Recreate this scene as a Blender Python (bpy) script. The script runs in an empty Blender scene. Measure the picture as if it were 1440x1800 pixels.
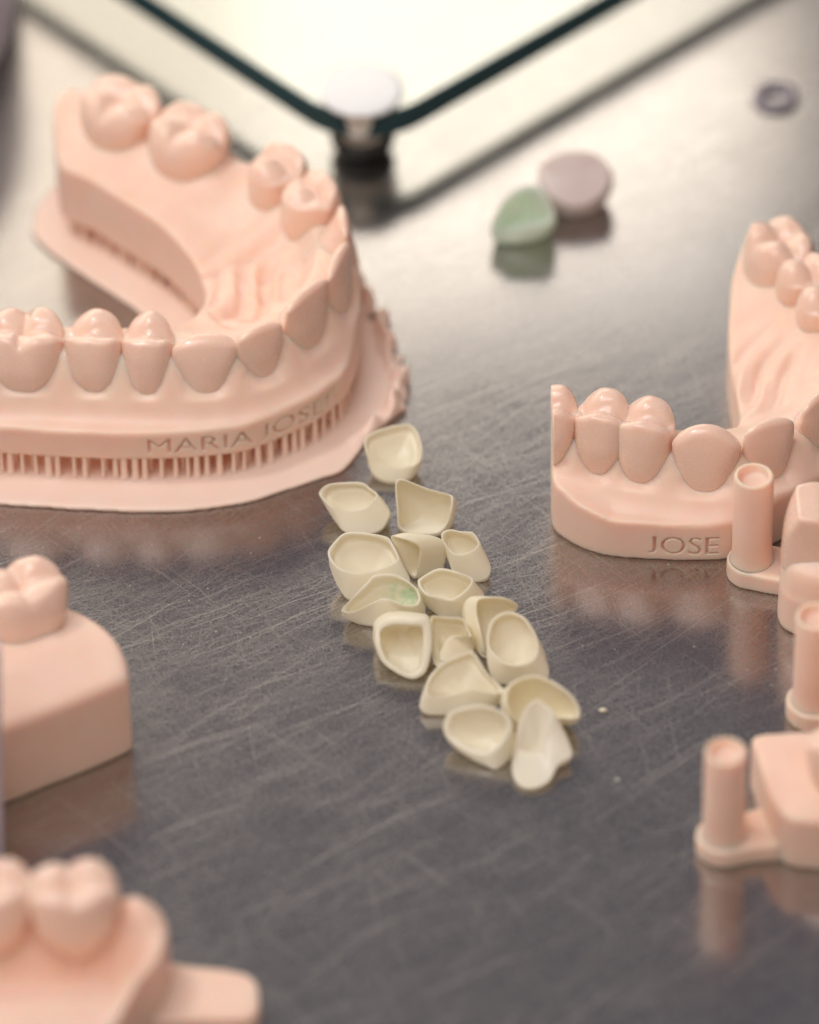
import bpy, math, random
import numpy as np
from mathutils import Vector, Matrix

random.seed(7)
np.random.seed(7)
S = 0.001                                   # everything below is written in millimetres
sc = bpy.context.scene
COL = sc.collection

# ------------------------------------------------------------------ camera
FPX, ELEV, ROLL, DIST = 12000.0, math.radians(42.0), 0.016, 12000.0 / 14.0
_c, _s = math.cos(ELEV), math.sin(ELEV)
FWD = np.array([0, _c, -_s])
_r0, _u0 = np.array([1.0, 0, 0]), np.array([0, _s, _c])
RIGHT = math.cos(ROLL) * _r0 - math.sin(ROLL) * _u0
UP = math.sin(ROLL) * _r0 + math.cos(ROLL) * _u0
EYE = -FWD * DIST
cam = bpy.data.cameras.new('camera')
cam_o = bpy.data.objects.new('camera', cam)
COL.objects.link(cam_o)
cam.sensor_fit = 'VERTICAL'
cam.sensor_height = 36.0
cam.lens = 36.0 * FPX / 1800.0
cam.clip_start, cam.clip_end = 0.05, 20
R = Matrix((RIGHT, UP, -FWD)).transposed()
M4 = R.to_4x4()
M4.translation = Vector(EYE * S)
cam_o.matrix_world = M4
cam.dof.use_dof = True
cam.dof.focus_distance = (DIST - 11.0) * S
cam.dof.aperture_fstop = 9.0
sc.camera = cam_o

# ------------------------------------------------------------------ light
world = bpy.data.worlds.new('World')
sc.world = world
world.use_nodes = True
bg = world.node_tree.nodes['Background']
bg.inputs['Strength'].default_value = 0.20
_wt = world.node_tree
_tc = _wt.nodes.new('ShaderNodeTexCoord')
_sx = _wt.nodes.new('ShaderNodeSeparateXYZ')
_wr = _wt.nodes.new('ShaderNodeValToRGB')          # the room: lavender grey wall behind, near side brightened as warm added fill
_wt.links.new(_tc.outputs['Generated'], _sx.inputs[0])
_wm = _wt.nodes.new('ShaderNodeMapRange')
_wm.inputs['From Min'].default_value = -1
_wt.links.new(_sx.outputs['Y'], _wm.inputs['Value'])
_wt.links.new(_wm.outputs['Result'], _wr.inputs['Fac'])
_wr.color_ramp.elements[0].position = .30
_wr.color_ramp.elements[0].color = (1.85, 1.42, 1.18, 1)
_wr.color_ramp.elements[1].position = .75
_wr.color_ramp.elements[1].color = (0.74, 0.70, 0.84, 1)
_wt.links.new(_wr.outputs['Color'], bg.inputs['Color'])


def area(name, loc, target, sx, sy, power, color):
    l = bpy.data.lights.new(name, 'AREA')
    l.shape = 'RECTANGLE'
    l.size, l.size_y = sx * S, sy * S
    l.energy = power
    l.color = color
    o = bpy.data.objects.new(name, l)
    COL.objects.link(o)
    o.location = Vector(loc) * S
    o.rotation_euler = (Vector(target) - Vector(loc)).to_track_quat('-Z', 'Y').to_euler()
    return o


area('bench_lamp', (16, 290, 172), (0, 60, 0), 90, 70, 0.024, (1.0, 0.97, 0.92))
area('window_panel', (-185, 330, 178), (-40, 20, 0), 540, 215, 0.84, (1.0, 0.88, 0.71))
area('highlight_fill', (-190, 40, 430), (0, 0, 0), 60, 60, 0.5, (1.0, 0.95, 0.88))  # unseen light added for glossy highlights and mild shadows on the teeth
area('ceiling_light', (-140, -180, 545), (0, 0, 0), 400, 400, 1.75, (0.98, 0.97, 1.0))

sc.view_settings.view_transform = 'Standard'
sc.view_settings.look = 'None'
sc.view_settings.exposure = 0.0
sc.view_settings.gamma = 1.0
sc.view_settings.use_curve_mapping = False
sc.render.engine = 'CYCLES'
sc.cycles.use_denoising = True
sc.cycles.max_bounces = 12
sc.cycles.diffuse_bounces = 8
sc.cycles.glossy_bounces = 6
sc.cycles.transparent_max_bounces = 12
sc.cycles.sample_clamp_indirect = 6.0


# ------------------------------------------------------------------ placing helpers
def P(px, py, z=0.0):
    """Point of the place (mm) at height z above the table that the photograph shows at (px, py)."""
    d = FWD * FPX + RIGHT * (px - 720.0) + UP * (900.0 - py)
    t = (z - EYE[2]) / d[2]
    return EYE + d * t


def G(X, Y, z=0.0):
    """Point from rough table millimetres measured on the photograph."""
    return P(720 + 14 * X, 900 - 9.37 * Y - 10.4 * z, z)


# ------------------------------------------------------------------ object helpers
def tag(o, label=None, cat=None, group=None, kind=None):
    if label: o['label'] = label
    if cat: o['category'] = cat
    if group: o['group'] = group
    if kind: o['kind'] = kind
    return o


def thing(name, label, cat, loc, group=None):
    o = bpy.data.objects.new(name, None)
    o.empty_display_size = 0.004
    COL.objects.link(o)
    o.location = Vector(loc) * S
    return tag(o, label, cat, group)


def add_mesh(name, v, f, mat, parent=None, origin=None, smooth=True):
    """ONE mesh object from millimetre world coordinates."""
    v = np.asarray(v, float)
    if parent is not None:
        org = np.array(parent.location) / S
        p = parent.parent
        while p is not None:
            org = org + np.array(p.location) / S
            p = p.parent
    elif origin is not None:
        org = np.asarray(origin, float)
    else:
        org = np.array([v[:, 0].mean(), v[:, 1].mean(), v[:, 2].min()])
    me = bpy.data.meshes.new(name)
    me.from_pydata(((v - org) * S).tolist(), [], [list(map(int, q)) for q in f])
    me.update()
    if smooth:
        me.polygons.foreach_set('use_smooth', [True] * len(me.polygons))
    o = bpy.data.objects.new(name, me)
    COL.objects.link(o)
    me.materials.append(mat)
    if parent is not None:
        o.parent = parent
    else:
        o.location = Vector(org) * S
    return o


# ------------------------------------------------------------------ implicit surfaces
def surface_nets(F, o, h, smooth=2):
    cells, pts, quads = [], [], []
    n = F.shape
    for ax in range(3):
        sl0 = [slice(None)] * 3; sl1 = [slice(None)] * 3
        sl0[ax] = slice(0, -1); sl1[ax] = slice(1, None)
        a, b = F[tuple(sl0)], F[tuple(sl1)]
        m = (a < 0) != (b < 0)
        u, w = (ax + 1) % 3, (ax + 2) % 3
        ijk = np.argwhere(m)
        fa, fb = a[m], b[m]
        ok = (ijk[:, u] >= 1) & (ijk[:, w] >= 1) & (ijk[:, u] < n[u] - 1) & (ijk[:, w] < n[w] - 1)
        ijk, fa, fb = ijk[ok], fa[ok], fb[ok]
        p = ijk.astype(float)
        p[:, ax] += fa / (fa - fb)
        eu = np.zeros(3, int); eu[u] = 1
        ew = np.zeros(3, int); ew[w] = 1
        q = []
        for off in (-eu - ew, -ew, 0 * eu, -eu):
            c = ijk + off
            fl = (c[:, 0] * n[1] + c[:, 1]) * n[2] + c[:, 2]
            cells.append(fl); pts.append(p); q.append(fl)
        q = np.stack(q, 1)
        rev = ~(fa < 0)
        q[rev] = q[rev][:, ::-1]
        quads.append(q)
    cells = np.concatenate(cells); pts = np.concatenate(pts); quads = np.concatenate(quads)
    uq, inv = np.unique(cells, return_inverse=True)
    cnt = np.bincount(inv).astype(float)
    V = np.stack([np.bincount(inv, weights=pts[:, k]) / cnt for k in range(3)], 1)
    Q = np.searchsorted(uq, quads)
    for _ in range(smooth):
        acc = np.zeros_like(V); c = np.zeros(len(V))
        for i in range(4):
            a_, b_ = Q[:, i], Q[:, (i + 1) % 4]
            for k in range(3):
                acc[:, k] += np.bincount(a_, weights=V[b_, k], minlength=len(V)) + np.bincount(b_, weights=V[a_, k], minlength=len(V))
            c += np.bincount(a_, minlength=len(V)) + np.bincount(b_, minlength=len(V))
        V = V * 0.5 + 0.5 * acc / np.maximum(c, 1)[:, None]
    return V * h + np.asarray(o, float), Q


def smax(a, b, k):
    h = np.clip(0.5 + 0.5 * (a - b) / k, 0, 1)
    return b + (a - b) * h + k * h * (1 - h)


def catmull(pts, n=12, closed=True):
    pts = np.asarray(pts, float)
    N = len(pts)
    out = []
    for i in range(N if closed else N - 1):
        if closed:
            p0, p1, p2, p3 = pts[(i - 1) % N], pts[i], pts[(i + 1) % N], pts[(i + 2) % N]
        else:
            p1, p2 = pts[i], pts[i + 1]
            p0 = pts[i - 1] if i > 0 else 2 * p1 - p2
            p3 = pts[i + 2] if i + 2 < N else 2 * p2 - p1
        t = np.linspace(0, 1, n, endpoint=False)[:, None]
        out.append(0.5 * ((2 * p1) + (-p0 + p2) * t + (2 * p0 - 5 * p1 + 4 * p2 - p3) * t ** 2 + (-p0 + 3 * p1 - 3 * p2 + p3) * t ** 3))
    if not closed:
        out.append(pts[-1:])
    return np.concatenate(out)


def poly_sdf(poly, X, Y):
    """Signed distance (negative inside) to a closed polygon."""
    p = np.asarray(poly, float)
    d = np.full(X.shape, 1e18)
    ins = np.zeros(X.shape, bool)
    for i in range(len(p)):
        a, b = p[i], p[(i + 1) % len(p)]
        ex, ey = b - a
        L = ex * ex + ey * ey
        if L < 1e-12:
            continue
        wx, wy = X - a[0], Y - a[1]
        t = np.clip((wx * ex + wy * ey) / L, 0, 1)
        d = np.minimum(d, (wx - ex * t) ** 2 + (wy - ey * t) ** 2)
        if a[1] != b[1]:
            c = (a[1] > Y) != (b[1] > Y)
            ins ^= c & (X < (b[0] - a[0]) * (Y - a[1]) / (b[1] - a[1]) + a[0])
    d = np.sqrt(d)
    return np.where(ins, -d, d)


def sknots(x, kn, w):
    """Knots joined smoothly: piecewise linear, box averaged over +-w."""
    k = np.asarray(kn, float)
    out = 0
    offs = np.linspace(-w, w, 7)
    for o in offs:
        out = out + np.interp(x + o, k[:, 0], k[:, 1])
    return out / len(offs)


def wob(x, y, sc_, seed):
    r = np.random.RandomState(seed)
    out = 0
    for i in range(5):
        a = r.uniform(0, 6.28); f = sc_ * r.uniform(.6, 1.6)
        out = out + np.sin((x * math.cos(a) + y * math.sin(a)) * f + r.uniform(0, 6.28))
    return out / 5


def body_mesh(outline, z0, Hfun, h=0.3, k=0.5, top=22.0, edge_noise=0.0, seed=1, draft=0.0, edge_fn=None):
    o = np.asarray(outline, float)
    lo = o.min(0) - 1.2; hi = o.max(0) + 1.2
    xs = np.arange(lo[0], hi[0], h); ys = np.arange(lo[1], hi[1], h)
    zs = np.arange(z0 - 3 * h, top, h)
    X, Y = np.meshgrid(xs, ys, indexing='ij')
    d2 = poly_sdf(o, X, Y)
    if edge_noise:
        d2 = d2 + edge_noise * wob(X, Y, 1.2, seed)
    if edge_fn is not None:
        d2 = d2 + edge_fn(X, Y)
    H = Hfun(X, Y, d2)
    gx, gy = np.gradient(H, h)
    gl = np.sqrt(1 + gx ** 2 + gy ** 2)
    Z = zs[None, None, :]
    side = d2[:, :, None] + draft * (Z - z0)
    F = smax(side, (Z - H[:, :, None]) / gl[:, :, None], k)
    F = smax(F, z0 - Z + 0 * F, 0.12)
    return surface_nets(F, (lo[0], lo[1], zs[0]), h)


# ------------------------------------------------------------------ materials
def new_mat(name):
    m = bpy.data.materials.new(name)
    m.use_nodes = True
    nt = m.node_tree
    b = nt.nodes['Principled BSDF']
    return m, nt, b


def N(nt, t, **kw):
    n = nt.nodes.new(t)
    for k, v in kw.items():
        setattr(n, k, v)
    return n


def mm_coords(nt, scale=(1000, 1000, 1000), rot=0.0, loc=(0, 0, 0)):
    tc = N(nt, 'ShaderNodeTexCoord')
    mp = N(nt, 'ShaderNodeMapping')
    mp.vector_type = 'TEXTURE' if False else 'POINT'
    mp.inputs['Scale'].default_value = scale
    mp.inputs['Rotation'].default_value = (0, 0, rot)
    mp.inputs['Location'].default_value = loc
    nt.links.new(tc.outputs['Object'], mp.inputs['Vector'])
    return mp.outputs['Vector']


def math_node(nt, op, a, b=None, clamp=False):
    n = N(nt, 'ShaderNodeMath', operation=op)
    n.use_clamp = clamp
    for i, x in enumerate((a, b)):
        if x is None:
            continue
        if isinstance(x, (int, float)):
            n.inputs[i].default_value = x
        else:
            nt.links.new(x, n.inputs[i])
    return n.outputs[0]


def map_range(nt, x, a, b, c, d):
    n = N(nt, 'ShaderNodeMapRange')
    n.clamp = True
    nt.links.new(x, n.inputs['Value'])
    n.inputs['From Min'].default_value = a; n.inputs['From Max'].default_value = b
    n.inputs['To Min'].default_value = c; n.inputs['To Max'].default_value = d
    return n.outputs['Result']


def noise(nt, vec, scale, detail=3, rough=.5, dist=0.0):
    n = N(nt, 'ShaderNodeTexNoise')
    n.inputs['Scale'].default_value = scale
    n.inputs['Detail'].default_value = detail
    n.inputs['Roughness'].default_value = rough
    n.inputs['Distortion'].default_value = dist
    nt.links.new(vec, n.inputs['Vector'])
    return n


def mix_col(nt, fac, a, b):
    n = N(nt, 'ShaderNodeMix', data_type='RGBA')
    if isinstance(fac, (int, float)):
        n.inputs[0].default_value = fac
    else:
        nt.links.new(fac, n.inputs[0])
    for i, x in ((6, a), (7, b)):
        if isinstance(x, tuple):
            n.inputs[i].default_value = x
        else:
            nt.links.new(x, n.inputs[i])
    return n.outputs[2]


def bump(nt, height, strength, dist):
    b = N(nt, 'ShaderNodeBump')
    b.inputs['Strength'].default_value = strength
    b.inputs['Distance'].default_value = dist
    nt.links.new(height, b.inputs['Height'])
    return b.outputs['Normal']


def resin(name, c1, c2, rough=.42, sss=.75, radius=(3.4, 1.05, .48), lines=.5, scale=1.0, bmp=.35, coat=0.0):
    m, nt, b = new_mat(name)
    v = mm_coords(nt)
    n1 = noise(nt, v, .22, 3)
    col = mix_col(nt, map_range(nt, n1.outputs['Fac'], .35, .65, 0, 1), c1, c2)
    nt.links.new(col, b.inputs['Base Color'])
    b.inputs['Subsurface Weight'].default_value = sss
    b.inputs['Subsurface Radius'].default_value = radius
    b.inputs['Subsurface Scale'].default_value = S * scale
    b.inputs['IOR'].default_value = 1.48
    b.inputs['Coat Weight'].default_value = coat
    b.inputs['Coat Roughness'].default_value = .16
    v2 = mm_coords(nt, (5200, 5200, 120))
    n2 = noise(nt, v2, 1.0, 2)
    n3 = noise(nt, v, 3.2, 4, .6)
    n4 = noise(nt, mm_coords(nt, (300, 300, 9000)), 1.0, 2)
    hgt = math_node(nt, 'ADD', math_node(nt, 'MULTIPLY', n2.outputs['Fac'], lines), math_node(nt, 'MULTIPLY', n3.outputs['Fac'], .12 + .5 * lines))
    hgt = math_node(nt, 'ADD', hgt, math_node(nt, 'MULTIPLY', n4.outputs['Fac'], .25 * lines))
    nt.links.new(bump(nt, hgt, bmp, .00010), b.inputs['Normal'])
    nt.links.new(map_range(nt, n3.outputs['Fac'], .3, .7, rough - .07, rough + .09), b.inputs['Roughness'])
    return m


MAT_PEACH = resin('peach_resin', (.90, .635, .505, 1), (.92, .67, .54, 1), sss=.7, radius=(2.2, .7, .34))
MAT_TOOTH = resin('peach_resin_teeth', (.90, .64, .51, 1), (.92, .675, .545, 1), rough=.24, lines=.1, bmp=.10, sss=.5, radius=(1.3, .5, .26), coat=.35)
MAT_RAFT = resin('pale_peach_resin', (.91, .69, .57, 1), (.92, .71, .60, 1), rough=.4, lines=.2, sss=.5, radius=(.7, .4, .28))
MAT_CROWN = resin('ivory_crown_resin', (.97, .915, .745, 1), (.975, .935, .80, 1), rough=.34, sss=.15, radius=(.9, .75, .5), lines=0.05, bmp=.15)


def add_translucency(m, col, amount):
    nt = m.node_tree
    b = nt.nodes['Principled BSDF']; out = nt.nodes['Material Output']
    tl = N(nt, 'ShaderNodeBsdfTranslucent')
    tl.inputs['Color'].default_value = col
    mx = N(nt, 'ShaderNodeMixShader')
    mx.inputs[0].default_value = amount
    nt.links.new(b.outputs[0], mx.inputs[1]); nt.links.new(tl.outputs[0], mx.inputs[2])
    nt.links.new(mx.outputs[0], out.inputs['Surface'])
    oi = N(nt, 'ShaderNodeObjectInfo')
    old = b.inputs['Base Color'].links[0].from_socket
    mul = N(nt, 'ShaderNodeMix', data_type='RGBA'); mul.blend_type = 'MULTIPLY'
    mul.inputs[0].default_value = 1.0
    nt.links.new(old, mul.inputs[6])
    nt.links.new(mix_col(nt, oi.outputs['Random'], (.985, .965, .89, 1), (1, 1, 1, 1)), mul.inputs[7])
    nt.links.new(mul.outputs[2], b.inputs['Base Color'])


add_translucency(MAT_CROWN, (.99, .94, .81, 1), .24)


def stained_crown():
    m = MAT_CROWN.copy()
    m.name = 'ivory_crown_resin_green_dye'
    nt = m.node_tree
    b = nt.nodes['Principled BSDF']
    old = b.inputs['Base Color'].links[0].from_socket
    v = mm_coords(nt)
    sub = N(nt, 'ShaderNodeVectorMath', operation='DISTANCE')
    nt.links.new(v, sub.inputs[0])
    d = map_range(nt, sub.outputs['Value'], .3, 3.6, 1, 0)
    n = noise(nt, v, 1.1, 4, .65)
    fac = math_node(nt, 'MULTIPLY', d, map_range(nt, n.outputs['Fac'], .42, .66, .12, .95), clamp=True)
    nt.links.new(mix_col(nt, fac, old, (.16, .62, .25, 1)), b.inputs['Base Color'])
    return m, sub


MAT_GREEN = resin('pale_green_resin', (.80, .90, .82, 1), (.86, .91, .80, 1), rough=.33, sss=.7, radius=(1.0, 1.4, .9), lines=.05)
add_translucency(MAT_GREEN, (.90, .99, .93, 1), .35)
MAT_PINKWHITE = resin('pinkish_ivory_resin', (.70, .60, .57, 1), (.73, .64, .60, 1), rough=.4, sss=.7, radius=(1.4, 1.1, .9), lines=.05)


def steel():
    m, nt, b = new_mat('scratched_stainless_steel')
    nt.nodes.remove(b)
    out = nt.nodes['Material Output']
    v = mm_coords(nt)
    # hairline scratches: long thin threads of noise laid in many directions, each bent a little
    warp = noise(nt, v, .045, 2)
    wv = N(nt, 'ShaderNodeVectorMath', operation='MULTIPLY_ADD')
    nt.links.new(warp.outputs['Color'], wv.inputs[0])
    wv.inputs[1].default_value = (4, 4, 0)
    nt.links.new(v, wv.inputs[2])
    fine, deep = None, None
    for i, (ang, lx, ly, t0, t1, kind) in enumerate((
            (0.42, .055, 6.2, .635, .69, 'f'), (0.62, .07, 7.3, .63, .69, 'f'), (0.86, .06, 6.8, .64, .69, 'f'), (0.20, .065, 6.8, .64, .69, 'f'), (1.40, .07, 6.5, .645, .71, 'f'),
            (2.05, .07, 7.0, .64, .71, 'f'), (2.60, .08, 6.8, .64, .71, 'f'), (0.60, .020, 4.0, .70, .735, 'd'), (0.48, .026, 3.6, .695, .735, 'd'),
            (0.75, .030, 4.2, .70, .735, 'd'), (1.75, .035, 4.4, .71, .74, 'd'), (2.35, .04, 4.4, .712, .745, 'd'))):
        mp = N(nt, 'ShaderNodeMapping')
        mp.vector_type = 'POINT'
        rot = N(nt, 'ShaderNodeVectorRotate', rotation_type='Z_AXIS')
        rot.inputs['Angle'].default_value = -ang
        nt.links.new(wv.outputs[0], rot.inputs['Vector'])
        mp.inputs['Scale'].default_value = (lx, ly, 1)
        mp.inputs['Location'].default_value = (i * 7.3, i * 3.1, i * 5.7)
        nt.links.new(rot.outputs[0], mp.inputs['Vector'])
        nn = noise(nt, mp.outputs[0], 1.0, 1.5, .5)
        s_ = map_range(nt, nn.outputs['Fac'], t0, t1, 0, 1)
        if kind == 'f':
            fine = s_ if fine is None else math_node(nt, 'MAXIMUM', fine, s_)
        else:
            deep = s_ if deep is None else math_node(nt, 'MAXIMUM', deep, s_)
    grain = noise(nt, v, 2.6, 4, .7)
    cloud = noise(nt, v, .08, 4, .55)
    # bright specks of dust
    vo = N(nt, 'ShaderNodeTexVoronoi', feature='F1')
    vo.inputs['Scale'].default_value = .55
    nt.links.new(v, vo.inputs['Vector'])
    speck = map_range(nt, vo.outputs['Distance'], .045, .085, 1, 0)
    sp_keep = noise(nt, v, .3, 2)
    speck = math_node(nt, 'MULTIPLY', speck, map_range(nt, sp_keep.outputs['Fac'], .44, .58, 0, 1))
    grit = noise(nt, v, 5.5, 3, .65)
    hgt = math_node(nt, 'ADD', math_node(nt, 'MULTIPLY', fine, -.4), grit.outputs['Fac'])
    hgt = math_node(nt, 'ADD', hgt, math_node(nt, 'MULTIPLY', deep, -.6))
    nrm = bump(nt, hgt, .15, .00003)
    col = mix_col(nt, map_range(nt, math_node(nt, 'ADD', math_node(nt, 'MULTIPLY', grain.outputs['Fac'], .6), math_node(nt, 'MULTIPLY', grit.outputs['Fac'], .4)), .40, .60, 0, 1), (.40, .381, .370, 1), (.49, .468, .453, 1))
    rr = map_range(nt, cloud.outputs['Fac'], .3, .7, .0, .04)
    rr = math_node(nt, 'ADD', rr, map_range(nt, grain.outputs['Fac'], .38, .62, 0, .09))
    g1 = N(nt, 'ShaderNodeBsdfAnisotropic'); g1.distribution = 'GGX'
    g2 = N(nt, 'ShaderNodeBsdfAnisotropic'); g2.distribution = 'GGX'
    for g, r0 in ((g1, .04), (g2, .21)):
        nt.links.new(col, g.inputs['Color'])
        nt.links.new(nrm, g.inputs['Normal'])
        nt.links.new(math_node(nt, 'ADD', rr, r0), g.inputs['Roughness'])
    mx = N(nt, 'ShaderNodeMixShader')
    mx.inputs[0].default_value = .42
    nt.links.new(g1.outputs[0], mx.inputs[1]); nt.links.new(g2.outputs[0], mx.inputs[2])
    g3 = N(nt, 'ShaderNodeBsdfAnisotropic'); g3.distribution = 'GGX'
    g3.inputs['Color'].default_value = (.66, .63, .58, 1)
    g3.inputs['Roughness'].default_value = .46
    mxs = N(nt, 'ShaderNodeMixShader')
    f3 = math_node(nt, 'MAXIMUM', math_node(nt, 'MULTIPLY', fine, .25), math_node(nt, 'MULTIPLY', deep, .34))
    nt.links.new(f3, mxs.inputs[0])
    nt.links.new(mx.outputs[0], mxs.inputs[1]); nt.links.new(g3.outputs[0], mxs.inputs[2])
    df = N(nt, 'ShaderNodeBsdfDiffuse')
    df.inputs['Color'].default_value = (.62, .58, .50, 1)
    mx2 = N(nt, 'ShaderNodeMixShader')
    f2 = math_node(nt, 'MAXIMUM', math_node(nt, 'MULTIPLY', deep, .12), math_node(nt, 'MULTIPLY', speck, .8))
    nt.links.new(f2, mx2.inputs[0])
    nt.links.new(mxs.outputs[0], mx2.inputs[1]); nt.links.new(df.outputs[0], mx2.inputs[2])
    nt.links.new(mx2.outputs[0], out.inputs['Surface'])
    return m


def plain(name, col, rough, metal=0.0, sss=0.0):
    m, nt, b = new_mat(name)
    v = mm_coords(nt)
    n = noise(nt, v, 1.2, 3)
    c2 = tuple(min(1, c * 1.12) for c in col[:3]) + (1,)
    nt.links.new(mix_col(nt, n.outputs['Fac'], col, c2), b.inputs['Base Color'])
    nt.links.new(map_range(nt, n.outputs['Fac'], .3, .7, max(.02, rough - .04), rough + .04), b.inputs['Roughness'])
    b.inputs['Metallic'].default_value = metal
    b.inputs['Subsurface Weight'].default_value = sss
    b.inputs['Subsurface Scale'].default_value = S
    return m


def clear_glass():
    m, nt, b = new_mat('clear_glass')
    nt.nodes.remove(b)
    out = nt.nodes['Material Output']
    tr = N(nt, 'ShaderNodeBsdfTransparent'); tr.inputs[0].default_value = (.955, .975, .965, 1)
    gl = N(nt, 'ShaderNodeBsdfAnisotropic'); gl.inputs['Roughness'].default_value = .02
    fr = N(nt, 'ShaderNodeFresnel'); ge = N(nt, 'ShaderNodeNewGeometry'); nt.links.new(map_range(nt, ge.outputs['Backfacing'], 0, 1, 1.5, 1 / 1.5), fr.inputs['IOR'])
    mx = N(nt, 'ShaderNodeMixShader')
    nt.links.new(fr.outputs[0], mx.inputs[0]); nt.links.new(tr.outputs[0], mx.inputs[1]); nt.links.new(gl.outputs[0], mx.inputs[2])
    nt.links.new(mx.outputs[0], out.inputs['Surface'])
    return m


MAT_STEEL = steel()
MAT_GLASS = clear_glass()
MAT_GLASS_EDGE = plain('dark_green_glass_edge', (.016, .052, .060, 1), .16)
MAT_CHROME = plain('satin_nickel', (.70, .68, .60, 1), .35, .2)
MAT_WHITE = plain('white_cap', (.80, .82, .82, 1), .3)
MAT_RUBBER = plain('black_rubber', (.012, .012, .011, 1), .5)
MAT_LILAC = plain('lilac_grey_plastic', (.72, .67, .76, 1), .45, sss=.2)
MAT_DARKGREY = plain('dull_grey_metal', (.30, .27, .31, 1), .4, .6)

# ------------------------------------------------------------------ the table
tv = [(-900, -700, 0), (900, -700, 0), (900, 1300, 0), (-900, 1300, 0), (-900, -700, -2), (900, -700, -2), (900, 1300, -2), (-900, 1300, -2)]
tf = [(0, 1, 2, 3), (7, 6, 5, 4), (0, 4, 5, 1), (1, 5, 6, 2), (2, 6, 7, 3), (3, 7, 4, 0)]
t = add_mesh('table_surface', tv, tf, MAT_STEEL, origin=(0, 0, 0), smooth=False)
tag(t, 'scratched brushed steel worktop that everything stands on', 'table', kind='structure')


# ------------------------------------------------------------------ teeth
KN_W = [(-.5, .22), (-.2, .36), (-.05, .50), (.05, .63), (.15, .77), (.25, .86), (.4, .94), (.6, .99), (.78, 1.0), (.92, .96), (1.1, .9)]
KN_F = dict(back=[(-.5, .45), (-.2, .66), (0, .86), (.12, .96), (.3, 1.0), (.5, .97), (.75, .86), (1.0, .70), (1.2, .6)],
            front=[(-.5, .5), (-.2, .7), (0, .88), (.12, .97), (.25, 1.0), (.5, .92), (.75, .76), (1.0, .56), (1.2, .45)])
KN_B = dict(back=[(-.5, .45), (-.2, .65), (0, .8), (.3, .97), (.5, 1.0), (.75, .93), (1.0, .75), (1.2, .6)],
            front=[(-.5, .6), (-.1, .85), (.15, .9), (.3, .75), (.5, .36), (.7, .02), (.85, -.18), (1.0, -.28), (1.2, -.3)])


def tooth_mesh(kind, w, b, h, seed=0, hl=0.0, res=0.17, peak=0.0):
    """A tooth crown in its own frame: x along the arch, y outwards, z up from the facial neck."""
    fam = 'front' if kind in ('incisor', 'canine') else 'back'
    xs = np.arange(-w / 2 - .8, w / 2 + .8, res)
    ys = np.arange(-b / 2 - .9, b / 2 + .9, res)
    zs = np.arange(-.45 * h, h + 2.6, res)
    a = np.maximum(sknots(zs / h, KN_W, .07) * w / 2, .4)
    yf = sknots(zs / h, KN_F[fam], .07) * b / 2
    yb = sknots(zs / h, KN_B[fam], .07) * b / 2
    if kind == 'canine':
        yb = yb + .25 * b / 2 * np.clip(zs / h, 0, 1) * .6
    yc = (yf - yb) / 2
    bb = np.maximum((yf + yb) / 2, .35)
    X, Y = np.meshgrid(xs, ys, indexing='ij')
    p = 2.5 if fam == 'back' else 2.35
    p = 2.3 if fam == 'front' else 2.5
    egg = .20 if kind == 'premolar' else (.06 if fam == 'back' else .22)
    aw = a * (1 - egg * np.clip(-(Y[:, :, None] - yc) / bb, -.15, 1.1) * np.clip(.35 + zs / h, 0, 1))
    q = (np.abs(X[:, :, None] / aw) ** p + np.abs((Y[:, :, None] - yc) / bb) ** p) ** (1 / p)
    f1 = (q - 1) * np.minimum(a, bb)
    x_, y_ = X / (w / 2), Y / (b / 2)
    r = np.random.RandomState(seed + 11)
    if kind == 'molar':
        cusps = [(-.46, .52, h - .1, 3.0, 4.4), (.46, .50, h, 3.0, 4.4), (-.46, -.44, h + hl, 5.2, 4.6), (.44, -.40, h - .15 + hl, 5.2, 4.6)]
    elif kind == 'premolar':
        cusps = [(.0, .60, h, .35 + peak, 5.4), (-.10, -.36, h + hl, 3.0, 4.6)]
    elif kind == 'canine':
        cusps = [(.05, .1, h, .8 + peak, .8)]
    else:
        cusps = [(.05, .1, h, .55, .3)]
    k = .22
    T = 0
    for (cx0, cy0, ch, cx, cy) in cusps:
        T = T + np.exp((ch - cx * (x_ - cx0) ** 2 - cy * (y_ - cy0) ** 2 - h) / k)
    T = h + k * np.log(T)
    if kind == 'molar':
        T = np.maximum(T, h - 2.3)
        T = T - .35 * np.exp(-((x_ - .02 - .1 * np.sin(3 * y_)) / .09) ** 2) - .30 * np.exp(-((y_ - .06 * np.sin(4 * x_)) / .09) ** 2)
        T = T + .10 * np.sin(9 * x_ + 2 * y_ + seed) * np.sin(8 * y_ - x_)
    if kind == 'premolar':
        T = np.maximum(T, h - 1.6)
        T = T - .28 * np.exp(-((y_ - .08 - .05 * np.sin(5 * x_)) / .10) ** 2) + .06 * np.sin(8 * x_ + seed)
    T = np.minimum(T, h + 1.5)
    gx, gy = np.gradient(T, res)
    f2 = (zs[None, None, :] - T[:, :, None]) / np.sqrt(1 + np.minimum(gx ** 2 + gy ** 2, 4))[:, :, None]
    F = smax(f1, f2, .5 if fam == 'back' else .8)
    F = F + .05 * (wob(X, Y, 1.1, seed)[:, :, None] + np.sin(zs * 1.3 + seed)[None, None, :] * .5)
    F = smax(F, -.36 * h - zs[None, None, :] + 0 * F, .3)
    return surface_nets(F, (xs[0], ys[0], zs[0]), res)


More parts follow.
